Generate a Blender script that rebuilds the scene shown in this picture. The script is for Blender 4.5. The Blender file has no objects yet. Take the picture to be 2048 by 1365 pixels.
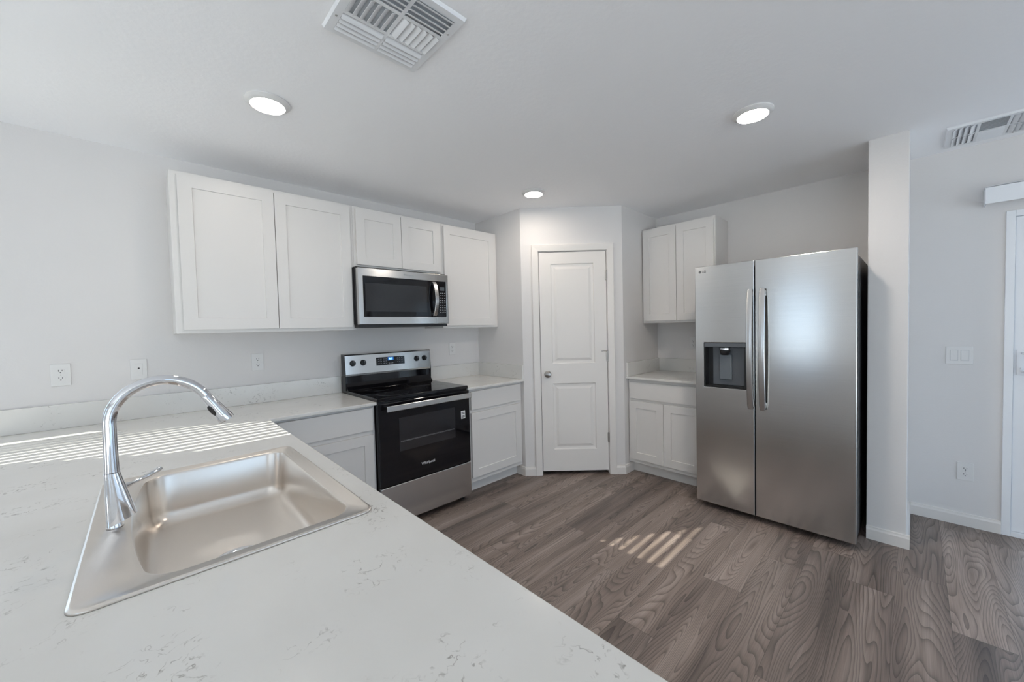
import bpy, bmesh, math, random
from mathutils import Vector, Matrix
random.seed(4)
S = bpy.context.scene
COL = S.collection
R = math.radians

# ------------------------------------------------------------------ camera
cam_d = bpy.data.cameras.new('camera')
cam = bpy.data.objects.new('camera', cam_d)
COL.objects.link(cam)
CP = Vector((-3.8553, -3.1336, 1.3736))
YAW, PIT, ROL = 0.8082, -0.0333, -0.025
fw = Vector((math.cos(PIT)*math.cos(YAW), math.cos(PIT)*math.sin(YAW), math.sin(PIT)))
rt = Vector((math.sin(YAW), -math.cos(YAW), 0))
up = rt.cross(fw)
r2 = rt*math.cos(ROL) + up*math.sin(ROL)
u2 = -rt*math.sin(ROL) + up*math.cos(ROL)
cam.matrix_world = Matrix(((r2.x, u2.x, -fw.x, CP.x), (r2.y, u2.y, -fw.y, CP.y), (r2.z, u2.z, -fw.z, CP.z), (0, 0, 0, 1)))
cam_d.sensor_width = 36.0
cam_d.lens = 768.85/2048*36
cam_d.clip_start = 0.02
S.camera = cam

# ------------------------------------------------------------------ world, sun, exposure
S.view_settings.view_transform = 'Standard'
S.view_settings.look = 'None'
S.view_settings.gamma = 1
S.view_settings.use_curve_mapping = False
S.view_settings.exposure = 0.33
S.cycles.max_bounces = 14
S.cycles.diffuse_bounces = 8
S.cycles.transparent_max_bounces = 12
S.cycles.sample_clamp_indirect = 6
W = bpy.data.worlds.new('sky')
S.world = W
W.use_nodes = True
bg = W.node_tree.nodes['Background']
bg.inputs[0].default_value = (0.60, 0.76, 1.0, 1)
bg.inputs[1].default_value = 2.0
sun_d = bpy.data.lights.new('sun', 'SUN')
sun_d.energy = 16.0
sun_d.angle = R(0.3)
sun_d.color = (1.0, 0.95, 0.86)
sun = bpy.data.objects.new('sun', sun_d)
COL.objects.link(sun)
sun.location = (-8, 4, 6)
sun.rotation_euler = Vector((1.745, -1.16, -1.0)).to_track_quat('-Z', 'Y').to_euler()
LAMP_POWER = 95.0      # the three lit ceiling lights: left, by the refrigerator, by the pantry door

# ------------------------------------------------------------------ dimensions
HC = 2.46                 # ceiling
XA, RA = 1.344, 0.649     # pantry return from the range wall
RB, YB = 0.683, 1.293     # pantry return from the fridge wall
ZC, ZB = 0.901, 1.029     # counter, top of backsplash
CT = 0.02                 # counter thickness
DC = 0.654                # counter depth
PX = -3.372               # kitchen edge of the peninsula
PXL, PYE = -4.43, -3.0    # its other edges

# ------------------------------------------------------------------ materials
def mat(name, col=(0.8, 0.8, 0.8), rough=0.5, metal=0.0, spec=0.5, bump=0.0, bscale=60, coat=0.0, **kw):
    m = bpy.data.materials.new(name)
    m.use_nodes = True
    nt = m.node_tree
    b = nt.nodes['Principled BSDF']
    b.inputs['Base Color'].default_value = (*col, 1)
    b.inputs['Roughness'].default_value = rough
    b.inputs['Metallic'].default_value = metal
    b.inputs['Specular IOR Level'].default_value = spec
    b.inputs['Coat Weight'].default_value = coat
    if 'emit' in kw:
        b.inputs['Emission Color'].default_value = (*kw['emit'], 1)
        b.inputs['Emission Strength'].default_value = kw.get('es', 1)
    if bump:
        tc = nt.nodes.new('ShaderNodeTexCoord')
        n = nt.nodes.new('ShaderNodeTexNoise')
        n.inputs['Scale'].default_value = bscale
        n.inputs['Detail'].default_value = 4
        bp = nt.nodes.new('ShaderNodeBump')
        bp.inputs['Strength'].default_value = bump
        bp.inputs['Distance'].default_value = 0.002
        nt.links.new(tc.outputs['Object'], n.inputs['Vector'])
        nt.links.new(n.outputs['Fac'], bp.inputs['Height'])
        nt.links.new(bp.outputs['Normal'], b.inputs['Normal'])
    return m

M = {}
M['wall'] = mat('wall_paint', (0.725, 0.705, 0.695), 0.75, bump=0.25, bscale=90)
M['ceil'] = mat('ceiling_paint', (0.95, 0.95, 0.965), 0.85, bump=0.5, bscale=45)
M['trim'] = mat('trim_paint', (0.765, 0.735, 0.705), 0.35, bump=0.03, bscale=30)
M['cab'] = mat('cabinet_paint', (0.73, 0.71, 0.69), 0.38, bump=0.03, bscale=25)
M['cabin'] = mat('cabinet_inside', (0.62, 0.55, 0.45), 0.6, bump=0.05)
M['plastic'] = mat('white_plastic', (0.74, 0.73, 0.72), 0.35, bump=0.02)
M['vinyl'] = mat('white_vinyl', (0.80, 0.82, 0.85), 0.4, bump=0.02)
M['slot'] = mat('dark_slot', (0.03, 0.03, 0.03), 0.6, bump=0.02)
M['black'] = mat('black_plastic', (0.012, 0.012, 0.013), 0.35, bump=0.02)
M['blackmetal'] = mat('black_enamel', (0.010, 0.010, 0.012), 0.22, bump=0.02)
M['greyside'] = mat('charcoal_enamel', (0.055, 0.055, 0.06), 0.4, bump=0.1, bscale=200)
M['glassblack'] = mat('black_glass', (0.006, 0.006, 0.008), 0.05, spec=0.42, bump=0.004, bscale=8)
M['ovenwin'] = mat('oven_window', (0.022, 0.022, 0.025), 0.06, spec=0.6, bump=0.004, bscale=8)
M['microwin'] = mat('microwave_window', (0.026, 0.027, 0.030), 0.10, spec=0.5, bump=0.004, bscale=8)
M['chrome'] = mat('chrome', (0.72, 0.73, 0.76), 0.05, 1.0, bump=0.004, bscale=6)
M['nickel'] = mat('satin_nickel', (0.42, 0.40, 0.38), 0.3, 1.0, bump=0.02)
M['print'] = mat('grey_print', (0.35, 0.36, 0.38), 0.5, bump=0.01)
M['logo'] = mat('silver_print', (0.62, 0.63, 0.65), 0.35, 0.3, bump=0.01)
M['darklogo'] = mat('dark_print', (0.12, 0.12, 0.12), 0.4, bump=0.01)
M['sticker'] = mat('sticker_paper', (0.78, 0.78, 0.78), 0.5, bump=0.02)
M['digit'] = mat('display_digits', (0.1, 0.3, 0.8), 0.4, emit=(0.25, 0.6, 1.0), es=3.5)
M['disp'] = mat('display_glow', (0.01, 0.03, 0.08), 0.2, emit=(0.01, 0.12, 0.45), es=0.7)
for k_, f_ in (('lamp_left', 0.55), ('lamp_fridge', 1.9), ('lamp_pantry', 0.72)):
    M[k_] = mat(k_, (0.9, 0.9, 0.88), 0.4, emit=(1.0, 0.90, 0.79), es=LAMP_POWER*f_)
M['grey'] = mat('dispenser_grey', (0.10, 0.11, 0.125), 0.3, bump=0.02)
M['greyd'] = mat('dispenser_paddle', (0.14, 0.16, 0.18), 0.2, bump=0.02)
M['gravel'] = mat('patio_concrete', (0.55, 0.52, 0.48), 0.9, bump=1.0, bscale=40)
M['carpet'] = mat('bounce_carpet', (0.76, 0.755, 0.76), 0.95, bump=1.0, bscale=250)  # pale pile for the added carpet that bounces sunlight upward
M['sand'] = mat('desert_ground', (0.84, 0.84, 0.86), 0.95, bump=1.0, bscale=30)
M['duct'] = mat('duct_metal', (0.52, 0.54, 0.57), 0.5, 0.0, bump=0.05)
M['ventw'] = mat('vent_enamel', (0.80, 0.81, 0.83), 0.4, bump=0.02)

def steel(name, col=(0.60, 0.595, 0.585), rough=0.20, axis='Z', scl=(3, 3, 260), aniso=0.6, amp=0.03):
    m = mat(name, col, rough, 1.0)
    nt = m.node_tree
    b = nt.nodes['Principled BSDF']
    tc = nt.nodes.new('ShaderNodeTexCoord')
    mp = nt.nodes.new('ShaderNodeMapping')
    mp.inputs['Scale'].default_value = scl
    n = nt.nodes.new('ShaderNodeTexNoise')
    n.inputs['Scale'].default_value = 1.0
    n.inputs['Detail'].default_value = 5
    mr = nt.nodes.new('ShaderNodeMapRange')
    mr.inputs['From Min'].default_value = 0.25
    mr.inputs['From Max'].default_value = 0.75
    mr.inputs['To Min'].default_value = rough-amp*0.5
    mr.inputs['To Max'].default_value = rough+amp*0.5
    nt.links.new(tc.outputs['Object'], mp.inputs['Vector'])
    nt.links.new(mp.outputs['Vector'], n.inputs['Vector'])
    nt.links.new(n.outputs['Fac'], mr.inputs['Value'])
    mr.inputs['To Min'].default_value = 1-amp
    mr.inputs['To Max'].default_value = 1+amp
    vm = nt.nodes.new('ShaderNodeVectorMath'); vm.operation = 'SCALE'
    vm.inputs[0].default_value = col
    nt.links.new(mr.outputs['Result'], vm.inputs['Scale'])
    nt.links.new(vm.outputs[0], b.inputs['Base Color'])
    b.inputs['Anisotropic Rotation'].default_value = 0.25
    b.inputs['Anisotropic'].default_value = aniso
    if aniso:
        tg = nt.nodes.new('ShaderNodeTangent')
        tg.direction_type = 'RADIAL'
        tg.axis = axis
        nt.links.new(tg.outputs['Tangent'], b.inputs['Tangent'])
    return m
M['steel'] = steel('brushed_stainless_steel')
M['steelh'] = steel('handle_steel', (0.60, 0.59, 0.58), 0.24, scl=(20, 20, 2), aniso=0.3)
M['sink'] = steel('sink_steel', (0.78, 0.73, 0.68), 0.28, scl=(8, 3, 8), aniso=0.0, amp=0.02)

def glass_mat():
    m = bpy.data.materials.new('window_glass')
    m.use_nodes = True
    nt = m.node_tree
    nt.nodes.remove(nt.nodes['Principled BSDF'])
    o = nt.nodes['Material Output']
    t = nt.nodes.new('ShaderNodeBsdfTransparent')
    t.inputs[0].default_value = (0.95, 0.98, 0.97, 1)
    g = nt.nodes.new('ShaderNodeBsdfGlossy')
    g.inputs['Roughness'].default_value = 0.0
    f0 = nt.nodes.new('ShaderNodeLayerWeight')
    f0.inputs['Blend'].default_value = 0.5
    f1 = nt.nodes.new('ShaderNodeMath'); f1.operation = 'POWER'; f1.inputs[1].default_value = 3.5
    nt.links.new(f0.outputs['Facing'], f1.inputs[0])
    f = nt.nodes.new('ShaderNodeMath'); f.operation = 'MULTIPLY_ADD'; f.inputs[1].default_value = 0.5; f.inputs[2].default_value = 0.04
    nt.links.new(f1.outputs[0], f.inputs[0])
    x = nt.nodes.new('ShaderNodeMixShader')
    nt.links.new(f.outputs[0], x.inputs[0])
    nt.links.new(t.outputs[0], x.inputs[1])
    nt.links.new(g.outputs[0], x.inputs[2])
    nt.links.new(x.outputs[0], o.inputs['Surface'])
    return m
M['glass'] = glass_mat()

def node(nt, t, **kw):
    n = nt.nodes.new(t)
    for k, v in kw.items():
        setattr(n, k, v)
    return n

def mathn(nt, op, a, b=None, c=None):
    n = nt.nodes.new('ShaderNodeMath')
    n.operation = op
    for i, v in enumerate((a, b, c)):
        if v is None:
            continue
        if isinstance(v, (int, float)):
            n.inputs[i].default_value = v
        else:
            nt.links.new(v, n.inputs[i])
    return n.outputs[0]

def floor_mat():
    m = mat('grey_brown_plank', (0.13, 0.11, 0.10), 0.42)
    nt = m.node_tree
    b = nt.nodes['Principled BSDF']
    L = nt.links.new
    tc = node(nt, 'ShaderNodeTexCoord')
    sp = node(nt, 'ShaderNodeSeparateXYZ')
    L(tc.outputs['Object'], sp.inputs[0])
    PW, PL = 0.181, 1.22
    v = mathn(nt, 'DIVIDE', sp.outputs[1], PW)
    row = mathn(nt, 'FLOOR', v)
    fv = mathn(nt, 'FRACT', v)
    wn = node(nt, 'ShaderNodeTexWhiteNoise', noise_dimensions='1D')
    L(row, wn.inputs['W'])
    u = mathn(nt, 'ADD', mathn(nt, 'DIVIDE', sp.outputs[0], PL), wn.outputs['Value'])
    colm = mathn(nt, 'FLOOR', u)
    fu = mathn(nt, 'FRACT', u)
    cid = node(nt, 'ShaderNodeCombineXYZ')
    L(row, cid.inputs[0]); L(colm, cid.inputs[1])
    wp = node(nt, 'ShaderNodeTexWhiteNoise', noise_dimensions='3D')
    L(cid.outputs[0], wp.inputs['Vector'])
    # grain field: stretched noise, shifted per plank; its level lines are the cathedral grain
    off = node(nt, 'ShaderNodeVectorMath', operation='SCALE')
    L(wp.outputs['Color'], off.inputs[0]); off.inputs['Scale'].default_value = 37.0
    ad = node(nt, 'ShaderNodeVectorMath', operation='ADD')
    L(tc.outputs['Object'], ad.inputs[0]); L(off.outputs[0], ad.inputs[1])
    mp = node(nt, 'ShaderNodeMapping')
    mp.inputs['Scale'].default_value = (0.85, 7.5, 1)
    L(ad.outputs[0], mp.inputs['Vector'])
    n1 = node(nt, 'ShaderNodeTexNoise')
    n1.inputs['Scale'].default_value = 1.0
    n1.inputs['Detail'].default_value = 1.2
    n1.inputs['Roughness'].default_value = 0.35
    n1.inputs['Distortion'].default_value = 0.15
    L(mp.outputs[0], n1.inputs['Vector'])
    ring = mathn(nt, 'FRACT', mathn(nt, 'MULTIPLY', n1.outputs['Fac'], 34.0))
    # a thin dark line with a soft tail on one side
    tri = mathn(nt, 'POWER', ring, 3.0)
    mp2 = node(nt, 'ShaderNodeMapping')
    mp2.inputs['Scale'].default_value = (5, 260, 1)
    L(ad.outputs[0], mp2.inputs['Vector'])
    n2 = node(nt, 'ShaderNodeTexNoise')
    n2.inputs['Scale'].default_value = 1.0
    n2.inputs['Detail'].default_value = 3
    L(mp2.outputs[0], n2.inputs['Vector'])
    mp3 = node(nt, 'ShaderNodeMapping')
    mp3.inputs['Scale'].default_value = (0.8, 11.0, 1)
    L(ad.outputs[0], mp3.inputs['Vector'])
    n3 = node(nt, 'ShaderNodeTexNoise')
    n3.inputs['Scale'].default_value = 1.0
    n3.inputs['Detail'].default_value = 4
    L(mp3.outputs[0], n3.inputs['Vector'])
    cr = node(nt, 'ShaderNodeValToRGB')
    e = cr.color_ramp.elements
    e[0].position = 0.28; e[0].color = (0.108, 0.082, 0.070, 1)
    e[1].position = 0.74; e[1].color = (0.315, 0.252, 0.222, 1)
    md = e.new(0.5); md.color = (0.208, 0.161, 0.138, 1)
    L(n3.outputs['Fac'], cr.inputs[0])
    # plank to plank value
    pv = node(nt, 'ShaderNodeMapRange')
    L(wp.outputs['Value'], pv.inputs['Value'])
    pv.inputs['To Min'].default_value = 0.80; pv.inputs['To Max'].default_value = 1.20
    fine = node(nt, 'ShaderNodeMapRange')
    L(n2.outputs['Fac'], fine.inputs['Value'])
    fine.inputs['From Min'].default_value = 0.3; fine.inputs['From Max'].default_value = 0.7
    fine.inputs['To Min'].default_value = 0.86; fine.inputs['To Max'].default_value = 1.16
    rg = node(nt, 'ShaderNodeMapRange')
    L(tri, rg.inputs['Value'])
    rg.inputs['To Min'].default_value = 1.15; rg.inputs['To Max'].default_value = 0.50
    sc = mathn(nt, 'MULTIPLY', mathn(nt, 'MULTIPLY', pv.outputs[0], fine.outputs[0]), rg.outputs[0])
    # seams
    def edge(f, w):
        a = mathn(nt, 'LESS_THAN', f, w)
        c = mathn(nt, 'GREATER_THAN', f, 1-w)
        return mathn(nt, 'MAXIMUM', a, c)
    seam = mathn(nt, 'MAXIMUM', edge(fv, 0.005), edge(fu, 0.0009))
    sc = mathn(nt, 'MULTIPLY', sc, mathn(nt, 'SUBTRACT', 1.0, mathn(nt, 'MULTIPLY', seam, 0.45)))
    mx = node(nt, 'ShaderNodeVectorMath', operation='SCALE')
    L(cr.outputs[0], mx.inputs[0]); L(sc, mx.inputs['Scale'])
    L(mx.outputs[0], b.inputs['Base Color'])
    bp = node(nt, 'ShaderNodeBump')
    bp.inputs['Strength'].default_value = 0.25
    bp.inputs['Distance'].default_value = 0.0008
    L(sc, bp.inputs['Height'])
    L(bp.outputs[0], b.inputs['Normal'])
    return m
M['floor'] = floor_mat()

def quartz_mat():
    m = mat('white_quartz', (0.70, 0.69, 0.66), 0.14, spec=0.5)
    nt = m.node_tree
    b = nt.nodes['Principled BSDF']
    L = nt.links.new
    tc = node(nt, 'ShaderNodeTexCoord')
    dn = node(nt, 'ShaderNodeTexNoise')
    dn.inputs['Scale'].default_value = 14.0
    dn.inputs['Detail'].default_value = 4
    L(tc.outputs['Object'], dn.inputs['Vector'])
    dv = node(nt, 'ShaderNodeVectorMath', operation='MULTIPLY_ADD')
    L(dn.outputs['Color'], dv.inputs[0]); dv.inputs[1].default_value = (0.13, 0.13, 0.13)
    L(tc.outputs['Object'], dv.inputs[2])
    n1 = node(nt, 'ShaderNodeTexNoise')
    n1.inputs['Scale'].default_value = 26.0
    n1.inputs['Detail'].default_value = 2
    L(dv.outputs[0], n1.inputs['Vector'])
    line = mathn(nt, 'SUBTRACT', 1.0, mathn(nt, 'MULTIPLY', mathn(nt, 'ABSOLUTE', mathn(nt, 'SUBTRACT', n1.outputs['Fac'], 0.5)), 42.0))
    line = mathn(nt, 'MAXIMUM', line, 0.0)
    n2 = node(nt, 'ShaderNodeTexNoise')
    n2.inputs['Scale'].default_value = 6.5
    n2.inputs['Detail'].default_value = 3
    L(tc.outputs['Object'], n2.inputs['Vector'])
    mk = node(nt, 'ShaderNodeMapRange')
    L(n2.outputs['Fac'], mk.inputs['Value'])
    mk.inputs['From Min'].default_value = 0.50; mk.inputs['From Max'].default_value = 0.62
    n4 = node(nt, 'ShaderNodeTexNoise')
    n4.inputs['Scale'].default_value = 45.0
    L(tc.outputs['Object'], n4.inputs['Vector'])
    mk2 = node(nt, 'ShaderNodeMapRange')
    L(n4.outputs['Fac'], mk2.inputs['Value'])
    mk2.inputs['From Min'].default_value = 0.48; mk2.inputs['From Max'].default_value = 0.60
    fac = mathn(nt, 'MULTIPLY', mathn(nt, 'MULTIPLY', line, mk.outputs[0]), mathn(nt, 'MULTIPLY', mk2.outputs[0], 0.75))
    n3 = node(nt, 'ShaderNodeTexNoise')
    n3.inputs['Scale'].default_value = 3.0
    n3.inputs['Detail'].default_value = 5
    L(tc.outputs['Object'], n3.inputs['Vector'])
    cr = node(nt, 'ShaderNodeValToRGB')
    e = cr.color_ramp.elements
    e[0].position = 0.35; e[0].color = (0.69, 0.675, 0.645, 1)
    e[1].position = 0.65; e[1].color = (0.735, 0.725, 0.70, 1)
    L(n3.outputs['Fac'], cr.inputs[0])
    mx = node(nt, 'ShaderNodeMixRGB')
    L(fac, mx.inputs[0]); L(cr.outputs[0], mx.inputs[1])
    mx.inputs[2].default_value = (0.22, 0.20, 0.18, 1)
    L(mx.outputs[0], b.inputs['Base Color'])
    return m
M['quartz'] = quartz_mat()

# ------------------------------------------------------------------ mesh helpers
class MB:
    def __init__(s):
        s.bm = bmesh.new()
    def box(s, x0, x1, y0, y1, z0, z1, bev=0.0, seg=2, mtx=None):
        x0, x1 = sorted((x0, x1)); y0, y1 = sorted((y0, y1)); z0, z1 = sorted((z0, z1))
        vs = [s.bm.verts.new((x, y, z)) for z in (z0, z1) for y in (y0, y1) for x in (x0, x1)]
        f = [(0, 2, 3, 1), (4, 5, 7, 6), (0, 1, 5, 4), (2, 6, 7, 3), (0, 4, 6, 2), (1, 3, 7, 5)]
        fs = [s.bm.faces.new([vs[i] for i in q]) for q in f]
        if bev:
            es = list({e for q in fs for e in q.edges})
            r = bmesh.ops.bevel(s.bm, geom=es, offset=bev, segments=seg, profile=0.5, affect='EDGES', clamp_overlap=True)
            vs = list({v for q in r['faces'] for v in q.verts} | {v for v in vs if v.is_valid})
        if mtx is not None:
            for v in vs:
                v.co = mtx @ v.co
        return s
    def loft(s, rings, cap0=True, cap1=True, closed=True):
        R_ = [[s.bm.verts.new(p) for p in r] for r in rings]
        n = len(rings[0])
        for a, b in zip(R_, R_[1:]):
            for i in range(n if closed else n-1):
                j = (i+1) % n
                s.bm.faces.new((a[i], a[j], b[j], b[i]))
        if cap0:
            s.bm.faces.new(list(reversed(R_[0])))
        if cap1:
            s.bm.faces.new(R_[-1])
        return s
    def lathe(s, prof, c=(0, 0, 0), axis=(0, 0, 1), n=32, cap0=True, cap1=True):
        q = Vector((0, 0, 1)).rotation_difference(Vector(axis))
        rings = []
        for r, h in prof:
            rings.append([Vector(c) + q @ Vector((r*math.cos(2*math.pi*i/n), r*math.sin(2*math.pi*i/n), h)) for i in range(n)])
        return s.loft(rings, cap0, cap1)
    def tube(s, pts, rad, n=20, cap=True):
        pts = [Vector(p) for p in pts]
        rs = rad if isinstance(rad, (list, tuple)) else [rad]*len(pts)
        rings = []
        prev = None
        for i, p in enumerate(pts):
            t = (pts[min(i+1, len(pts)-1)] - pts[max(i-1, 0)]).normalized()
            if prev is None:
                a = t.orthogonal().normalized()
            else:
                a = (prev - t*prev.dot(t)).normalized()
            prev = a
            b = t.cross(a)
            rings.append([p + rs[i]*(a*math.cos(2*math.pi*k/n) + b*math.sin(2*math.pi*k/n)) for k in range(n)])
        return s.loft(rings, cap, cap)
    def prism(s, poly, z0, z1):
        return s.loft([[(x, y, z0) for x, y in poly], [(x, y, z1) for x, y in poly]])
    def cells(s, xs, ys, mask, z0, z1):
        """watertight slab from a grid of cells; mask(i,j) true where solid"""
        top, bot = {}, {}
        def V(d, i, j, z):
            if (i, j) not in d:
                d[(i, j)] = s.bm.verts.new((xs[i], ys[j], z))
            return d[(i, j)]
        nx, ny = len(xs)-1, len(ys)-1
        on = lambda i, j: 0 <= i < nx and 0 <= j < ny and mask(i, j)
        for i in range(nx):
            for j in range(ny):
                if not on(i, j):
                    continue
                q = [(i, j), (i+1, j), (i+1, j+1), (i, j+1)]
                s.bm.faces.new([V(top, *k, z1) for k in q])
                s.bm.faces.new([V(bot, *k, z0) for k in reversed(q)])
                for (a, b), (di, dj) in (((q[0], q[1]), (0, -1)), ((q[1], q[2]), (1, 0)), ((q[2], q[3]), (0, 1)), ((q[3], q[0]), (-1, 0))):
                    if not on(i+di, j+dj):
                        s.bm.faces.new((V(bot, *a, z0), V(bot, *b, z0), V(top, *b, z1), V(top, *a, z1)))
        return s
    def obj(s, name, m, parent=None, smooth=False, bev=0, loc=None, seg=2, rz=None, fix=True):
        me = bpy.data.meshes.new(name)
        if fix:
            bmesh.ops.recalc_face_normals(s.bm, faces=s.bm.faces)
        s.bm.to_mesh(me)
        s.bm.free()
        for x in (m if isinstance(m, (list, tuple)) else [m]):
            me.materials.append(x)
        if smooth:
            me.shade_smooth()
            try:
                me.set_sharp_from_angle(angle=R(38))
            except Exception:
                pass
        o = bpy.data.objects.new(name, me)
        COL.objects.link(o)
        if parent:
            o.parent = parent
        if loc:
            o.location = loc
        if rz is not None:
            o.rotation_euler = (0, 0, rz)
        if bev:
            b = o.modifiers.new('bevel', 'BEVEL')
            b.width = bev; b.segments = seg; b.limit_method = 'ANGLE'; b.angle_limit = R(40)
            b.harden_normals = False
        return o

def tag(o, label=None, cat=None, group=None, kind=None):
    if label: o['label'] = label
    if cat: o['category'] = cat
    if group: o['group'] = group
    if kind: o['kind'] = kind
    return o
def thing(name, label, cat, loc=(0, 0, 0), rz=0, group=None, kind=None):
    o = bpy.data.objects.new(name, None)
    COL.objects.link(o)
    o.location = loc
    o.rotation_euler = (0, 0, rz)
    o.empty_display_size = 0.1
    return tag(o, label, cat, group, kind)
def struct(o, label=None):
    o['kind'] = 'structure'
    if label: o['label'] = label
    return o
def text(name, s, size, m, parent, mtx, depth=0.0004, bold=False):
    c = bpy.data.curves.new(name, 'FONT')
    c.body = s; c.size = size; c.extrude = depth; c.align_x = 'CENTER'; c.align_y = 'CENTER'
    if bold: c.offset = size*0.02
    t = bpy.data.objects.new(name+'_c', c)
    COL.objects.link(t)
    bpy.context.view_layer.update()
    me = bpy.data.meshes.new_from_object(t)
    bpy.data.objects.remove(t)
    me.name = name
    me.transform(mtx)
    me.materials.clear()
    me.materials.append(m)
    o = bpy.data.objects.new(name, me)
    COL.objects.link(o)
    o.parent = parent
    return o
# text plane facing local -y, reading along +x
FACE = Matrix(((1, 0, 0, 0), (0, 0, -1, 0), (0, 1, 0, 0), (0, 0, 0, 1)))

# ------------------------------------------------------------------ room shell
XW, YS = -7.3, -6.6      # far walls of the living side
T = 0.12
def wall_holes(u0, u1, z0, z1, holes):
    """cell grid for a wall with rectangular holes (u along, z up)"""
    us = sorted({u0, u1, *[h[0] for h in holes], *[h[1] for h in holes]})
    zs = sorted({z0, z1, *[h[2] for h in holes], *[h[3] for h in holes]})
    def mask(i, j):
        uc, zc = (us[i]+us[i+1])/2, (zs[j]+zs[j+1])/2
        return not any(h[0] < uc < h[1] and h[2] < zc < h[3] for h in holes)
    return us, zs, mask
def wallX(name, x0, x1, yA, yB, holes=(), z1=HC, m='wall'):   # plane of constant y
    us, zs, mk = wall_holes(x0, x1, 0, z1, holes)
    b = MB().cells(us, zs, mk, 0, 1)
    for v in b.bm.verts:
        u, z, t = v.co
        v.co = (u, yA if t < 0.5 else yB, z)
    return struct(b.obj(name, M[m]))
def wallY(name, y0, y1, xA, xB, holes=(), z1=HC, m='wall'):   # plane of constant x
    us, zs, mk = wall_holes(y0, y1, 0, z1, holes)
    b = MB().cells(us, zs, mk, 0, 1)
    for v in b.bm.verts:
        u, z, t = v.co
        v.co = (xA if t < 0.5 else xB, u, z)
    return struct(b.obj(name, M[m]))

o = MB().box(XW-T, 0+T, YS-T, 0+T, -0.06, 0).obj('floor', M['floor'])
struct(o, 'grey-brown wood-look plank floor')
o = MB().box(XW, -4.62, YS, 0, 0.0005, 0.008).obj('floor_living_bounce', M['carpet'])  # out of view, added so sunlit carpet brightens the ceiling
struct(o, 'unseen pale carpet added on the living side to bounce sunlight')
o = MB().box(XW-T, 0+T, YS-T, 0+T, HC, HC+0.1).obj('ceiling', M['ceil'])
struct(o)
o = MB().box(-30, 30, -30, 30, -0.2, -0.1).obj('ground', M['sand']); struct(o)

WA = (-5.57, -4.44, 1.09, 2.02)         # window in the range wall
WW = (-1.95, -1.15, 0.05, 2.10)         # window in the far left wall (y range)
WW2 = (-6.2, -4.0, 0.02, 2.10)  # unseen opening added in the far left wall for sun and sky light
WS = (-6.6, -5.4, 0.75, 2.10)           # unseen window added behind the camera to let daylight in
WS2 = (-3.7, -0.3, 0.03, 2.15)  # unseen wide opening added to carry daylight deeper into the kitchen
SD = (-5.36, -3.52, 0.0, 2.013)         # sliding door in the fridge wall
wallX('wall_back', XW-T, 0+T, 0, T, [WA])
wallY('wall_right', YS-T, 0, 0, T, [SD])
wallY('wall_left', YS-T, 0, XW-T, XW, [WW, WW2])
wallX('wall_front', XW, 0, YS-T, YS, [WS, WS2])
struct(MB().box(-XA, -XA+0.11, -RA, 0, 0, HC).obj('wall_pantry_left', M['wall']))
struct(MB().box(-RB, 0, -YB, -YB+0.11, 0, HC).obj('wall_pantry_right', M['wall']))
DL = math.hypot(XA-RB, YB-RA)
DA = math.atan2(-(YB-RA), XA-RB)
S0, S1, DZ0, DZ1 = 0.163, 0.773, 0.036, 2.058      # door slab along the diagonal wall
us, zs, mk = wall_holes(0, DL, 0, HC, [(S0-0.004, S1+0.004, -1, DZ1+0.004)])
zs[0] = 0
b = MB().cells(us, zs, mk, 0, 1)
for v in b.bm.verts:
    u, z, t = v.co
    v.co = (u, 0.0 if t < 0.5 else 0.10, z)
struct(b.obj('wall_pantry_front', M['wall'], loc=(-XA, -RA, 0), rz=DA))
WX, WY0, WY1 = 0.619, -2.934, -3.110
struct(MB().box(-WX, 0, WY1, WY0, 0, HC).obj('wall_fridge_side', M['wall'], bev=0.003))

# baseboards
def bb_prof(b, p0, p1, n):
    """board along p0->p1, standing out along n"""
    p0, p1, n = Vector(p0), Vector(p1), Vector(n)
    prof = [(0, 0), (0.014, 0), (0.014, 0.062), (0.010, 0.072), (0.009, 0.080), (0, 0.083)]
    b.loft([[(p.x+n.x*a, p.y+n.y*a, z) for a, z in prof] for p in (p0, p1)])
def bb(name, segs):
    b = MB()
    for s in segs:
        bb_prof(b, *s)
    return struct(b.obj(name, M['trim']))
cd, sd = math.cos(DA), math.sin(DA)
P = lambda s: (-XA+cd*s, -RA+sd*s)
nd = (sd, -cd)    # out of the diagonal wall into the room
bb('baseboard_pantry_left', [((-XA, -0.535), (-XA, -RA-0.010), (-1, 0)), (P(-0.006), P(S0-0.066), nd)])
bb('baseboard_pantry_right', [(P(S1+0.066), P(DL+0.006), nd), ((-RB-0.010, -YB), (-0.535, -YB), (0, -1))])
bb('baseboard_fridge_side', [((-WX, WY0), (-WX, WY1-0.014), (-1, 0)), ((-WX, WY1), (-0.0, WY1), (0, -1))])
bb('baseboard_right', [((0, WY1-0.014), (0, SD[1]-0.0), (-1, 0))])
bb('baseboard_right_far', [((0, SD[0]), (0, YS), (-1, 0))])
bb('baseboard_left', [((XW, YS), (XW, 0), (1, 0))])
bb('baseboard_front', [((XW, YS), (0, YS), (0, 1))])
bb('baseboard_back', [((XW, 0), (-4.42, 0), (0, -1))])

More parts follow.
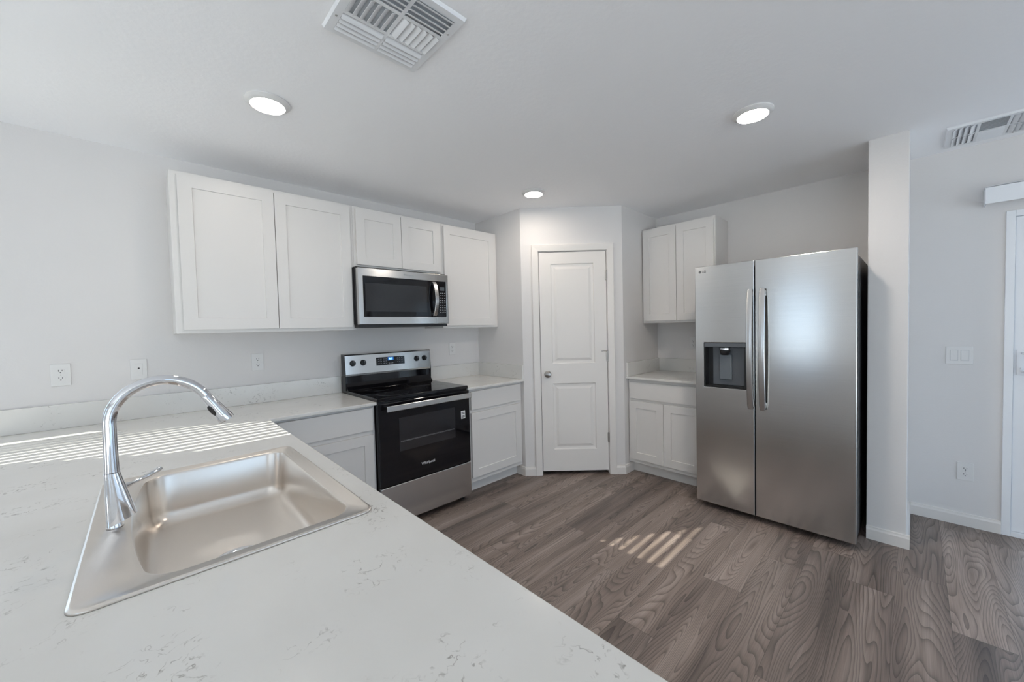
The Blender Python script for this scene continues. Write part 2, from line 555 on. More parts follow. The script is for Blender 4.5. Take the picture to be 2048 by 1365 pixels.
# ------------------------------------------------------------------ pantry door (door_1) and its casing
door = thing('door_1', 'white two-panel pantry door in the diagonal corner wall', 'door', (-XA, -RA, 0), DA, kind='structure')
b = MB()
ft = 0.006     # face sits this far in
def panel_rings(b, x0, x1, z0, z1, rings, y):
    rr = []
    for off, dep in rings:
        rr.append([(x0+off, y+dep, z0+off), (x1-off, y+dep, z0+off), (x1-off, y+dep, z1-off), (x0+off, y+dep, z1-off)])
    b.loft(rr, cap0=False, cap1=True)
def slab_front(b, x0, x1, z0, z1, y, yb, panels, rings):
    us, zs, mk = [], [], None
    us = sorted({x0, x1, *[p[0] for p in panels], *[p[1] for p in panels]})
    zs = sorted({z0, z1, *[p[2] for p in panels], *[p[3] for p in panels]})
    vs = {}
    def V(i, j):
        if (i, j) not in vs: vs[(i, j)] = b.bm.verts.new((us[i], y, zs[j]))
        return vs[(i, j)]
    for i in range(len(us)-1):
        for j in range(len(zs)-1):
            uc, zc = (us[i]+us[i+1])/2, (zs[j]+zs[j+1])/2
            if any(p[0] < uc < p[1] and p[2] < zc < p[3] for p in panels): continue
            b.bm.faces.new((V(i, j), V(i+1, j), V(i+1, j+1), V(i, j+1)))
    for p in panels:
        panel_rings(b, *p, rings, y)
    # sides and back
    F = [(x0, y, z0), (x1, y, z0), (x1, y, z1), (x0, y, z1)]
    Bk = [(x0, yb, z0), (x1, yb, z0), (x1, yb, z1), (x0, yb, z1)]
    b.loft([F, Bk], cap0=False, cap1=True)
    bmesh.ops.remove_doubles(b.bm, verts=b.bm.verts, dist=1e-5)
slab_front(b, S0, S1, DZ0, DZ1, ft, ft+0.035, [(0.268, 0.662, 1.037, 1.952), (0.268, 0.662, 0.238, 0.853)],
           [(0, 0), (0.006, 0.007), (0.020, 0.009), (0.028, 0.009), (0.050, 0.002)])
b.obj('door_panel', M['trim'], door)
b = MB()
for s_, z_ in ((S1+0.001, 1.838), (S1+0.001, 1.094), (S1+0.001, 0.344)):
    h = MB()
    h.lathe([(0.0045, -0.045), (0.0045, 0.045)], (s_+0.002, -0.006, z_), n=12)
    h.box(s_-0.008, s_+0.010, -0.003, ft, z_-0.044, z_+0.044)
    h.obj('hinge', M['nickel'], door, smooth=True)
k = MB()
k.lathe([(0.030, 0.0), (0.032, 0.004), (0.026, 0.010), (0.012, 0.014), (0.011, 0.028), (0.024, 0.036), (0.0275, 0.046), (0.024, 0.056), (0.012, 0.061), (0.001, 0.062)], (0.222, ft, 0.940), (0, -1, 0), n=28)
k.obj('door_knob', M['nickel'], door, smooth=True)
k = MB()
k.tube([(S1-0.002, -0.012, 1.142), (S1-0.028, -0.030, 1.145), (S1-0.055, -0.038, 1.146)], 0.003, n=10)
k.lathe([(0.007, 0), (0.007, 0.008)], (S1-0.055, -0.034, 1.146), (0, -1, 0), n=12)
k.lathe([(0.006, -0.006), (0.006, 0.006)], (S1+0.003, -0.012, 1.142), n=12)
k.obj('hinge_stop', M['nickel'], door, smooth=True)
# casing + jamb
b = MB()
cw = 0.062
a0, a1, zt = S0-0.006, S1+0.006, DZ1+0.006
def casing(b, pts_in, pts_out):
    prof = [(0, -0.001), (0.004, -0.009), (0.018, -0.011), (0.040, -0.015), (0.056, -0.017), (cw, -0.014), (cw, 0)]
    rings = []
    for (xi, zi), (xo, zo) in zip(pts_in, pts_out):
        rings.append([(xi+(xo-xi)*a/cw, y, zi+(zo-zi)*a/cw) for a, y in prof])
    b.loft(rings)
casing(b, [(a0, 0.0), (a0, zt), (a1, zt), (a1, 0.0)], [(a0-cw, 0.0), (a0-cw, zt+cw), (a1+cw, zt+cw), (a1+cw, 0.0)])
tr = b.obj('trim_1', M['trim'], loc=(-XA, -RA, 0), rz=DA)
struct(tr, 'white moulded casing round the pantry door')

# ------------------------------------------------------------------ windows and sliding door
def window_x(name, h, y, out):    # in a wall of constant y; out = direction of outside
    x0, x1, z0, z1 = h
    w = thing(name, None, None, ((x0+x1)/2, y, z0), kind='structure')
    b = MB()
    W2, H = (x1-x0)/2, z1-z0
    f = 0.045
    ya, yb = out*0.05, out*0.10
    b.box(-W2, W2, ya, yb, 0, f); b.box(-W2, W2, ya, yb, H-f, H)
    b.box(-W2, -W2+f, ya, yb, f, H-f); b.box(W2-f, W2, ya, yb, f, H-f)
    b.obj('window_frame', M['vinyl'], w)
    MB().box(-W2+f, W2-f, out*0.074, out*0.078, f, H-f).obj('pane', M['glass'], w)
    return w
def window_y(name, h, x, out):
    y0, y1, z0, z1 = h
    w = thing(name, None, None, (x, (y0+y1)/2, z0), kind='structure')
    b = MB()
    W2, H = (y1-y0)/2, z1-z0
    f = 0.045
    xa, xb = out*0.05, out*0.10
    b.box(xa, xb, -W2, W2, 0, f); b.box(xa, xb, -W2, W2, H-f, H)
    b.box(xa, xb, -W2, -W2+f, f, H-f); b.box(xa, xb, W2-f, W2, f, H-f)
    b.box(xa, xb, -0.02, 0.02, f, H-f)
    b.obj('window_frame', M['vinyl'], w)
    MB().box(out*0.074, out*0.078, -W2+f, W2-f, f, H-f).obj('pane', M['glass'], w)
    return w
window_x('window_1', WA, 0.0, 1)
window_y('window_2', WW, XW, -1)
window_y('added_window_3', WW2, XW, -1)
window_x('added_window_4', WS, YS, -1)
window_x('added_window_5', WS2, YS, -1)

# horizontal blind in window_1 (its slat gaps throw the stripes on the counter)
bl = thing('window_blind', 'white slatted blind in the window left of the kitchen counter', 'blind', ((WA[0]+WA[1])/2, 0.0, WA[3]))
hw = (WA[1]-WA[0])/2-0.004
MB().box(-hw, hw, 0.004, 0.048, -0.045, -0.002, 0.003).obj('headrail', M['plastic'], bl)
z = -0.068
pitch = 0.054
while z > -(WA[3]-WA[2])+0.065:
    zw = WA[3]+z
    ang = R(-6.0) if zw > 1.42 else R(-6.0+min(1.0, (1.42-zw)/0.12)*14)
    s_ = MB()
    c_, n_ = math.cos(ang), math.sin(ang)
    pts = []
    for t in (-1, -0.5, 0, 0.5, 1):
        q = t*0.025
        cz = 0.0025*(1-t*t)
        pts.append((q*c_ - cz*n_, -q*n_ + cz*c_))
    s_.loft([[(x, 0.027+a, z+b_+d) for a, b_ in pts for d in (0,)] + [(x, 0.027+a, z+b_+0.0022) for a, b_ in reversed(pts)] for x in (-hw, hw)])
    s_.obj('slat', M['plastic'], bl)
    z -= pitch
MB().box(-hw, hw, 0.006, 0.048, -(WA[3]-WA[2])+0.002, -(WA[3]-WA[2])+0.024, 0.003).obj('bottom_rail', M['plastic'], bl)
for x in (-hw*0.7, hw*0.7):
    MB().box(x-0.001, x+0.001, 0.0265, 0.0275, z+0.02, -0.04).obj('cord', M['plastic'], bl)

# sliding glass door (door_2)
sd_ = thing('door_2', 'white-framed sliding glass patio door at the right edge', 'door', (0, SD[1], 0), kind='structure')
L_ = SD[1]-SD[0]
f = 0.036
b = MB()
for (y0, y1, z0, z1) in ((-f, 0, 0, SD[3]), (-L_, -L_+f, 0, SD[3]), (-L_+f, -f, SD[3]-f, SD[3]), (-L_+f, -f, 0, 0.03)):
    b.box(-0.012, 0.10, y0, y1, z0, z1, 0.002)
b.obj('door_frame', M['vinyl'], sd_)
b = MB()
st = 0.060
for (y0, y1, x0, x1) in ((-L_/2-0.03, -f-0.002, 0.004, 0.040),):
    for (a, c, d, e) in ((y0, y0+st, 0.032, SD[3]-f-0.002), (y1-st, y1, 0.032, SD[3]-f-0.002), (y0+st, y1-st, 0.032, 0.115), (y0+st, y1-st, SD[3]-f-0.075, SD[3]-f-0.002)):
        b.box(x0, x1, a, c, d, e, 0.002)
b.obj('door_sash', M['vinyl'], sd_)
b = MB()
for (a, c, d, e) in ((-L_+f+0.002, -L_+f+st, 0.032, SD[3]-f-0.002), (-L_/2-0.03, -L_/2+0.03, 0.032, SD[3]-f-0.002), (-L_+f+st, -L_/2-0.03, 0.032, 0.115), (-L_+f+st, -L_/2-0.03, SD[3]-f-0.075, SD[3]-f-0.002)):
    b.box(0.052, 0.090, a, c, d, e, 0.002)
b.obj('fixed_sash', M['vinyl'], sd_)
MB().box(0.020, 0.024, -L_/2-0.03+st, -f-0.002-st, 0.115, SD[3]-f-0.075).obj('pane', M['glass'], sd_)
MB().box(0.070, 0.074, -L_+f+st, -L_/2-0.03, 0.115, SD[3]-f-0.075).obj('pane', M['glass'], sd_)
b = MB()
yh = -f-0.002-st/2
b.box(-0.006, 0.004, yh-0.020, yh+0.020, 1.01, 1.165, 0.004)
b.tube([(-0.006, yh-0.004, 1.145), (-0.040, yh-0.012, 1.140), (-0.048, yh-0.012, 1.085), (-0.040, yh-0.012, 1.035), (-0.006, yh-0.004, 1.030)], 0.008, n=12)
b.lathe([(0.006, 0), (0.006, 0.012)], (-0.006, yh, 1.05), (-1, 0, 0), n=12)
b.obj('door_handle', M['vinyl'], sd_, smooth=True)

# vertical blind over it
vb = thing('vertical_blind', 'white vertical blind with boxed valance above the sliding door', 'blind', (0, -3.430, 2.06))
b = MB()
Lb = 1.98
b.box(-0.106, -0.100, -Lb, 0, 0, 0.102, 0.001)
b.box(-0.100, -0.001, -0.006, 0, 0, 0.102, 0.001)
b.box(-0.100, -0.001, -Lb, -Lb+0.006, 0, 0.102, 0.001)
b.box(-0.106, -0.101, -Lb, 0, 0.098, 0.104); 
b.obj('valance', M['vinyl'], vb)
MB().box(-0.075, -0.035, -Lb+0.01, -0.010, 0.050, 0.085, 0.002).obj('headrail', M['vinyl'], vb)
for i in range(15):
    y = -0.42 - i*0.106
    q = MB().box(-0.044, 0.044, -0.0008, 0.0008, -2.02, 0.048)
    v_ = q.obj('vane', M['plastic'], vb)
    v_.location = (-0.055, y, 0)
    v_.rotation_euler = (0, 0, R(25))

# ------------------------------------------------------------------ cabinets
def shaker(parent, name, x0, x1, z0, z1, yf, t=0.019, rail=0.064):
    """shaker door: front at local y = yf (towards -y), back at yf+t"""
    b = MB()
    slab_front(b, x0, x1, z0, z1, yf, yf+t, [(x0+rail, x1-rail, z0+rail, z1-rail)], [(0, 0), (0.0015, 0.007), (0.002, 0.0075)])
    return b.obj(name, M['cab'], parent, bev=0.0015, seg=2)
def slabd(parent, name, x0, x1, z0, z1, yf, t=0.019):
    return MB().box(x0, x1, yf, yf+t, z0, z1, 0.002).obj(name, M['cab'], parent)

def frame_boxes(b, x0, x1, z0, z1, yf, t, openings):
    us, zs, mk = wall_holes(x0, x1, z0, z1, openings)
    zs = [z for z in zs if z >= z0-1e-6]
    q = MB().cells(us, zs, mk, 0, 1)
    for v in q.bm.verts:
        u, z, k_ = v.co
        v.co = (u, yf if k_ < 0.5 else yf+t, z)
    me = bpy.data.meshes.new('tmp'); q.bm.to_mesh(me); q.bm.free()
    b.bm.from_mesh(me); bpy.data.meshes.remove(me)

def upper(label, x0, x1, z0, z1, doors, loc=(0, 0, 0), rz=0, group='wall cabinets'):
    t = thing('wall_cabinet', label, 'cabinet', loc, rz, group)
    D = 0.309
    b = MB()
    g = 0.0006
    b.box(x0+g, x0+0.016, -D+0.02, -0.001, z0, z1)
    b.box(x1-0.016, x1-g, -D+0.02, -0.001, z0, z1)
    b.box(x0+0.016, x1-0.016, -D+0.02, -0.001, z1-0.016, z1)
    b.box(x0+0.016, x1-0.016, -D+0.02, -0.001, z0+0.012, z0+0.028)
    b.box(x0+0.016, x1-0.016, -0.008, -0.001, z0+0.028, z1-0.016)
    b.obj('carcass', M['cab'], t)
    b = MB()
    frame_boxes(b, x0+g, x1-g, z0, z1, -D, 0.02, [(x0+0.04, x1-0.04, z0+0.04, z1-0.04)])
    b.obj('face_frame', M['cab'], t, bev=0.001)
    for dx0, dx1 in doors:
        shaker(t, 'door', dx0, dx1, z0+0.021, z1-0.021, -D-0.0195)
    return t
upper('wide white two-door wall cabinet at the left end, above the counter outlets', -3.726, -2.731, 1.389, 2.291, [(-3.693, -3.230), (-3.226, -2.757)])
upper('short white two-door wall cabinet directly above the microwave', -2.731, -1.975, 1.847, 2.291, [(-2.712, -2.358), (-2.354, -2.000)])
upper('white single-door wall cabinet right of the microwave', -1.975, -1.3445, 1.389, 2.291, [(-1.957, -1.389)])
upper('narrow white two-door wall cabinet beside the refrigerator', 0.002, 0.668, 1.389, 2.291, [(0.016, 0.335), (0.339, 0.658)], (0, -YB, 0), R(-90))

def base(label, x0, x1, drawers, doors, loc=(0, 0, 0), rz=0, depth=0.61, top=ZC-CT-0.001, kick=True, kx=(0, 0)):
    t = thing('base_cabinet', label, 'cabinet', loc, rz, 'base cabinets')
    b = MB()
    g = 0.0006
    b.box(x0+g, x0+0.016, -depth+0.02, -0.002, 0.10, top)
    b.box(x1-0.016, x1-g, -depth+0.02, -0.002, 0.10, top)
    b.box(x0+0.016, x1-0.016, -depth+0.02, -0.002, 0.10, 0.116)
    b.box(x0+0.016, x1-0.016, -0.010, -0.002, 0.116, top)
    b.box(x0+g, x1-g, -depth+0.082, -0.002, 0.0, 0.099)
    b.obj('carcass', M['cab'], t)
    b = MB()
    op = [(d[0]+0.02, d[1]-0.02, d[2]+0.02, d[3]-0.02) for d in drawers+doors]
    frame_boxes(b, x0+g, x1-g, 0.10, top, -depth, 0.02, op)
    b.obj('face_frame', M['cab'], t, bev=0.001)
    b = MB().box(x0+g, x1-g, -depth+0.070, -depth+0.081, 0.0, 0.10)
    b.obj('toe_kick', M['cab'], t)
    for d in drawers:
        slabd(t, 'drawer_front', *d, -depth-0.0195)
    for d in doors:
        shaker(t, 'door', *d, -depth-0.0195)
    return t
base('white base cabinet between the range and the peninsula', -3.372, -2.7515, [(-3.325, -2.768, 0.713, 0.863)], [(-3.325, -2.768, 0.142, 0.683)])
base('white one-door base cabinet right of the range, beside the pantry', -1.986, -1.3455, [(-1.942, -1.374, 0.708, 0.860)], [(-1.942, -1.374, 0.142, 0.682)])
base('white two-door base cabinet left of the refrigerator', 0.0015, 0.682, [(0.022, 0.660, 0.700, 0.853)], [(0.022, 0.339, 0.138, 0.678), (0.343, 0.660, 0.138, 0.678)], (0, -YB, 0), R(-90))
# peninsula cabinets face the kitchen (+x): local x runs along +y
base('long white base cabinet carrying the sink peninsula', -2.96, -0.64,
     [(-2.94, -2.42, 0.713, 0.863), (-1.30, -0.84, 0.713, 0.863)],
     [(-2.94, -2.42, 0.142, 0.683), (-2.12, -1.75, 0.142, 0.683), (-1.745, -1.375, 0.142, 0.683), (-1.30, -0.84, 0.142, 0.683)],
     (PX-0.04-0.61, 0, 0), R(90))

# ------------------------------------------------------------------ countertops
SK = (-3.952, -3.452, -2.135, -1.345)       # sink cut-out
ct = thing('countertop', 'white quartz L-shaped countertop with the sink peninsula', 'countertop', (0, 0, 0))
xs = [PXL, SK[0], SK[1], PX, -2.7505]
ys = [PYE, SK[2], SK[3], -DC, -0.0015]
def mk(i, j):
    if i == 3: return j == 3
    if i == 1 and j == 1: return False
    return True
MB().cells(xs, ys, mk, ZC-CT, ZC).obj('slab', M['quartz'], ct, bev=0.003)
MB().box(PXL, -2.7505, -0.021, -0.0015, ZC+0.0005, ZB, 0.0015).obj('backsplash', M['quartz'], ct)
ct = thing('countertop', 'small quartz countertop between the range and the pantry', 'countertop')
MB().box(-1.987, -XA-0.0015, -DC, -0.0015, ZC-CT, ZC, 0.003).obj('slab', M['quartz'], ct)
MB().box(-1.987, -XA-0.022, -0.021, -0.0015, ZC+0.0005, ZB, 0.0015).obj('backsplash', M['quartz'], ct)
MB().box(-XA-0.0215, -XA-0.0015, -DC+0.002, -0.0015, ZC+0.0005, ZB, 0.0015).obj('side_splash', M['quartz'], ct)
ct = thing('countertop', 'small quartz countertop left of the refrigerator', 'countertop')
MB().box(-DC, -0.0015, -1.985, -YB-0.0015, ZC-CT, ZC, 0.003).obj('slab', M['quartz'], ct)
MB().box(-0.021, -0.0015, -1.985, -YB-0.022, ZC+0.0005, ZB, 0.0015).obj('backsplash', M['quartz'], ct)
MB().box(-DC+0.002, -0.0015, -YB-0.0215, -YB-0.0015, ZC+0.0005, ZB, 0.0015).obj('side_splash', M['quartz'], ct)

# ------------------------------------------------------------------ sink
def rrect(x0, x1, y0, y1, r, z, nc=8, ns=12, bow=0.0):
    pts = []
    cs = [((x1-r, y1-r), 0), ((x0+r, y1-r), 90), ((x0+r, y0+r), 180), ((x1-r, y0+r), 270)]
    for k_, ((cx, cy), a0_) in enumerate(cs):
        for i in range(nc+1):
            a = R(a0_+90*i/nc)
            pts.append([cx+r*math.cos(a), cy+r*math.sin(a)])
        (nx_, ny_), na = cs[(k_+1) % 4]
        ex, ey = nx_+r*math.cos(R(na)), ny_+r*math.sin(R(na))
        sx, sy = pts[-1]
        for i in range(1, ns):
            pts.append([sx+(ex-sx)*i/ns, sy+(ey-sy)*i/ns])
    cy, hy = (y0+y1)/2, (y1-y0)/2
    cx = (x0+x1)/2
    out = []
    for x, y in pts:
        if x < cx and bow:
            w = min(1, (cx-x)/(cx-x0))
            x -= bow*w*max(0, 1-((y-cy)/hy)**2)
        out.append((x, y, z))
    return out
sink = thing('kitchen_sink', 'stainless steel single-bowl drop-in sink in the peninsula countertop', 'sink', (-3.704, -1.74, ZC))
ox0, ox1, oy0, oy1 = -3.975+3.704, -3.433+3.704, -2.153+1.74, -1.327+1.74
bx0, bx1, by0, by1 = -3.862+3.704, -3.480+3.704, -2.112+1.74, -1.372+1.74
BW = 0.034
rings = [
    rrect(ox0, ox1, oy0, oy1, 0.030, 0.0006),
    rrect(ox0+0.001, ox1-0.001, oy0+0.001, oy1-0.001, 0.030, 0.0040),
    rrect(ox0+0.005, ox1-0.005, oy0+0.005, oy1-0.005, 0.028, 0.0065),
    rrect(ox0+0.009, ox1-0.009, oy0+0.009, oy1-0.009, 0.026, 0.0060),
    rrect(ox0+0.012, ox1-0.012, oy0+0.012, oy1-0.012, 0.025, 0.0045),
    rrect(bx0-0.014, bx1+0.010, by0-0.010, by1+0.010, 0.062, 0.0045, bow=BW),
    rrect(bx0-0.009, bx1+0.007, by0-0.007, by1+0.007, 0.060, 0.0025, bow=BW),
    rrect(bx0-0.004, bx1+0.003, by0-0.003, by1+0.003, 0.056, 0.0010, bow=BW),
    rrect(bx0, bx1, by0, by1, 0.052, -0.006, bow=BW),
    rrect(bx0+0.006, bx1-0.006, by0+0.006, by1-0.006, 0.048, -0.120, bow=BW*0.9),
    rrect(bx0+0.010, bx1-0.010, by0+0.010, by1-0.010, 0.046, -0.143, bow=BW*0.8),
    rrect(bx0+0.022, bx1-0.022, by0+0.022, by1-0.022, 0.040, -0.158, bow=BW*0.7),
    rrect(bx0+0.040, bx1-0.040, by0+0.040, by1-0.040, 0.036, -0.164, bow=BW*0.6),
    rrect(-0.10, 0.10, -0.16, 0.12, 0.05, -0.167),
    rrect(0.02-0.056, 0.02+0.056, -0.05-0.056, -0.05+0.056, 0.0559, -0.169),
    rrect(0.02-0.044, 0.02+0.044, -0.05-0.044, -0.05+0.044, 0.0439, -0.176),
]
b = MB().loft(rings, cap0=False, cap1=True)
o = b.obj('basin', M['sink'], sink, smooth=True, fix=False)
so = o.modifiers.new('thick', 'SOLIDIFY'); so.thickness = 0.0012; so.offset = -1
b = MB()
b.lathe([(0.056, -0.1682), (0.0575, -0.1660), (0.050, -0.1650), (0.043, -0.168), (0.040, -0.174), (0.001, -0.1745)], (0.02, -0.05, 0), n=36, cap0=False)
b.lathe([(0.030, -0.174), (0.030, -0.167), (0.022, -0.164), (0.006, -0.163), (0.006, -0.152), (0.001, -0.150)], (0.02, -0.05, 0), n=28)
b.obj('drain', M['chrome'], sink, smooth=True)

# ------------------------------------------------------------------ faucet
fz = 0.9062
fc = thing('faucet', 'tall chrome gooseneck pull-down faucet on the sink deck', 'faucet', (-3.9265, -1.767, fz))
b = MB()
n = 36
rings = []
for t, zc, r, ox, tilt in ((0, 0.0, 0.0165, 0.0, 0), (0.03, 0.004, 0.0170, 0.0, 0)):
    pass
# column, with the flared skirt leaning over the bowl side
b.lathe([(0.0160, 0.0), (0.0160, 0.004), (0.0150, 0.006), (0.0145, 0.136)], n=n)
b.obj('body', M['chrome'], fc, smooth=True)
b = MB()
rs = []
for i in range(9):
    t = i/8
    z0 = 0.134-0.120*t
    rx = 0.0148+0.0130*t
    ry = 0.0148+0.0040*t
    ox = 0.0125*t
    tl = 0.42*t
    rs.append([(ox+rx*math.cos(a), ry*math.sin(a), z0+tl*rx*math.cos(a)) for a in [2*math.pi*k/n for k in range(n)]])
rs.append([(0.0125+0.0245*math.cos(a), 0.0155*math.sin(a), 0.0145+0.42*0.0245*math.cos(a)) for a in [2*math.pi*k/n for k in range(n)]])
b.loft(rs, cap0=True, cap1=True)
b.obj('skirt', M['chrome'], fc, smooth=True)
b = MB()
pts = [(0, 0, 0.1375), (0, 0, 0.20), (0, 0, 0.255)]
cx, cz, rr = 0.0995, 0.2550, 0.0995
for i in range(1, 25):
    a = math.pi - i/24*R(152)
    pts.append((cx+rr*math.cos(a), 0, cz+rr*math.sin(a)))
b.tube(pts, [0.0143]+[0.0128]*(len(pts)-1), n=28)
b.obj('spout', M['chrome'], fc, smooth=True)
pe = Vector(pts[-1]); te = (Vector(pts[-1])-Vector(pts[-2])).normalized()
b = MB()
hp = [(0.0130, 0.0005), (0.0136, 0.003), (0.0150, 0.030), (0.0185, 0.066), (0.0205, 0.084), (0.0200, 0.0875), (0.0170, 0.0880), (0.0160, 0.0830), (0.001, 0.0825)]
b.lathe(hp, pe, te, n=32, cap1=True)
hd = b.obj('spray_head', M['chrome'], fc, smooth=True)
# button on the camera side/inner face of the head
side = te.cross(Vector((0, 1, 0))).normalized()
if side.x > 0: side = -side
side = (side*0.8+Vector((0, -0.6, 0))).normalized()
cpt = pe+te*0.045+side*0.0158
q = Matrix((te.cross(side).normalized(), te, side)).transposed().to_4x4()
q.translation = cpt
b = MB()
el = lambda w, h, zz: [q @ Vector((w*math.cos(2*math.pi*k/24), h*math.sin(2*math.pi*k/24), zz)) for k in range(24)]
b.loft([el(0.0070, 0.0170, -0.004), el(0.0070, 0.0170, 0.0012), el(0.0058, 0.0155, 0.0024)])
b.obj('spray_button', M['black'], fc, smooth=True)
b = MB()
dl = Vector((0.80, 0.58, 0.12)).normalized()
p0 = Vector((0.016, 0.006, 0.092))
b.tube([p0, p0+dl*0.010, p0+dl*0.022, p0+dl*0.055+Vector((0, 0, 0.001)), p0+dl*0.085+Vector((0, 0, 0.004)), p0+dl*0.092+Vector((0, 0, 0.005))],
       [0.0085, 0.0075, 0.0042, 0.0050, 0.0068, 0.0050], n=16)
b.obj('lever', M['chrome'], fc, smooth=True)

# ------------------------------------------------------------------ outlets and switches
def plate(name, label, cat, kind, loc, rz, group, w=0.072, h=0.118):
    t = thing(name, label, cat, loc, rz, group)
    b = MB()
    b.box(-w/2, w/2, -0.006, -0.0004, -h/2, h/2, 0.0025)
    b.obj('cover_plate', M['plastic'], t)
    if kind == 'duplex':
        for s_ in (1, -1):
            zc = s_*0.0195
            r = MB()
            ring = [(0.0172*math.cos(a)*1.0, 0.0145*math.sin(a)) for a in [2*math.pi*k/24 for k in range(24)]]
            ring = [(max(-0.0155, min(0.0155, x)), z) for x, z in ring]
            r.loft([[(x, -0.0055, zc+z) for x, z in ring], [(x, -0.0085, zc+z) for x, z in ring]])
            rc = r.obj('receptacle', M['plastic'], t)
            s2 = MB()
            s2.box(-0.0075, -0.0050, -0.0090, -0.0084, zc-0.001, zc+0.008)
            s2.box(0.0050, 0.0072, -0.0090, -0.0084, zc, zc+0.0075)
            s2.lathe([(0.003, 0.0), (0.003, 0.0006)], (0, -0.0084, zc-0.007), (0, -1, 0), n=12)
            s2.obj('slots', M['slot'], rc)
        MB().lathe([(0.0025, 0), (0.002, 0.001)], (0, -0.006, 0), (0, -1, 0), n=10).obj('screw', M['nickel'], t)
    elif kind == 'jack':
        MB().box(-0.016, 0.016, -0.0085, -0.0055, -0.033, 0.033, 0.001).obj('insert', M['plastic'], t)
        MB().lathe([(0.0045, 0), (0.0045, 0.001)], (0, -0.0084, 0.006), (0, -1, 0), n=12).obj('jack_hole', M['slot'], t)
    else:
        for x in (-0.0235, 0.0235):
            r = MB().box(x-0.0165, x+0.0165, -0.0085, -0.0055, -0.0335, 0.0335, 0.001)
            r.obj('rocker', M['plastic'], t)
            MB().box(x-0.0175, x+0.0175, -0.0064, -0.0058, -0.0345, 0.0345).obj('rocker_gap', M['print'], t)
    return t
G = 'wall plates'
plate('wall_outlet', 'white double outlet on the wall at far left, behind the peninsula', 'outlet', 'duplex', (-4.184, 0, 1.185), 0, G)
plate('wall_jack', 'white jack plate with one small round hole, behind the faucet', 'wall plate', 'jack', (-3.886, 0, 1.188), 0, G)
plate('wall_outlet', 'white double outlet below the wide wall cabinet', 'outlet', 'duplex', (-3.297, 0, 1.184), 0, G)
plate('wall_outlet', 'white double outlet on the wall right of the range', 'outlet', 'duplex', (-1.678, 0, 1.187), 0, G)
plate('wall_outlet', 'white outlet half hidden by the refrigerator, above the small counter', 'outlet', 'duplex', (0, -1.652, 1.185), R(-90), G)
plate('light_switch', 'white double rocker switch left of the sliding door', 'light switch', 'switch', (0, -3.340, 1.123), R(-90), G, 0.118, 0.118)
plate('wall_outlet', 'white double outlet low on the wall above the baseboard near the sliding door', 'outlet', 'duplex', (0, -3.372, 0.359), R(-90), G)

# ------------------------------------------------------------------ microwave
mw = thing('microwave', 'stainless steel over-the-range microwave with black glass door', 'microwave', (-2.3665, 0, 1.427))
hw = 0.3795
MB().box(-hw, hw, -0.372, -0.002, -0.022+0.022, 0.4185, 0.002).obj('housing', M['blackmetal'], mw)
b = MB()
b.box(-hw+0.004, hw-0.004, -0.392, -0.020, -0.022, -0.0005, 0.002)
b.obj('vent_base', M['black'], mw)
Hm = 0.406
sx = 0.2635      # seam between the door and the control side
def ring_plate(name, x0, x1, z0, z1, hx0, hx1, hz0, hz1, y0, y1, m, par, bev=0.0015):
    q = MB()
    frame_boxes(q, x0, x1, z0, z1, y0, y1-y0, [(hx0, hx1, hz0, hz1)])
    return q.obj(name, m, par, bev=bev)
dr = ring_plate('door', -hw, sx-0.001, 0.0, Hm, -hw+0.034, sx+1, 0.055, 0.348, -0.412, -0.374, M['steel'], mw) if False else None
def band(name, parts, y0, y1, m, par, bev=0.0015):
    q = MB()
    for x0, x1, z0, z1 in parts:
        q.box(x0, x1, y0, y1, z0, z1)
    return q.obj(name, m, par, bev=bev)
us_, zs_ = [-hw, -hw+0.034, sx-0.001], [0.0, 0.055, 0.348, Hm]
q = MB().cells(us_, zs_, lambda i, j: not (i == 1 and j == 1), 0, 1)
for v in q.bm.verts:
    u, z, k_ = v.co
    v.co = (u, -0.412 if k_ < 0.5 else -0.374, z)
dr = q.obj('door', M['steel'], mw, bev=0.002)
MB().box(-hw+0.0345, sx-0.001, -0.4095, -0.376, 0.0555, 0.3475, 0.001).obj('door_glass', M['glassblack'], dr)
MB().box(-hw+0.050, sx-0.088, -0.4102, -0.4094, 0.094, 0.300, 0.0).obj('viewing_window', M['microwin'], dr)
us_, zs_ = [sx+0.001, hw-0.021, hw], [0.0, 0.055, 0.348, Hm]
q = MB().cells(us_, zs_, lambda i, j: not (i == 0 and j == 1), 0, 1)
for v in q.bm.verts:
    u, z, k_ = v.co
    v.co = (u, -0.412 if k_ < 0.5 else -0.374, z)
cp = q.obj('control_surround', M['steel'], mw, bev=0.002)
cpn = MB().box(sx+0.0005, hw-0.0215, -0.4097, -0.376, 0.0555, 0.3475, 0.001).obj('control_panel', M['glassblack'], mw)
MB().box(sx+0.034, hw-0.036, -0.4102, -0.4094, 0.272, 0.302).obj('display', M['grey'], cpn)
b = MB()
for r_ in range(9):
    for c_ in range(3):
        x = sx+0.034+c_*0.021
        zz = 0.252-r_*0.020
        b.box(x, x+0.011, -0.4102, -0.4095, zz-0.003, zz+0.003)
b.obj('keypad', M['print'], cpn)
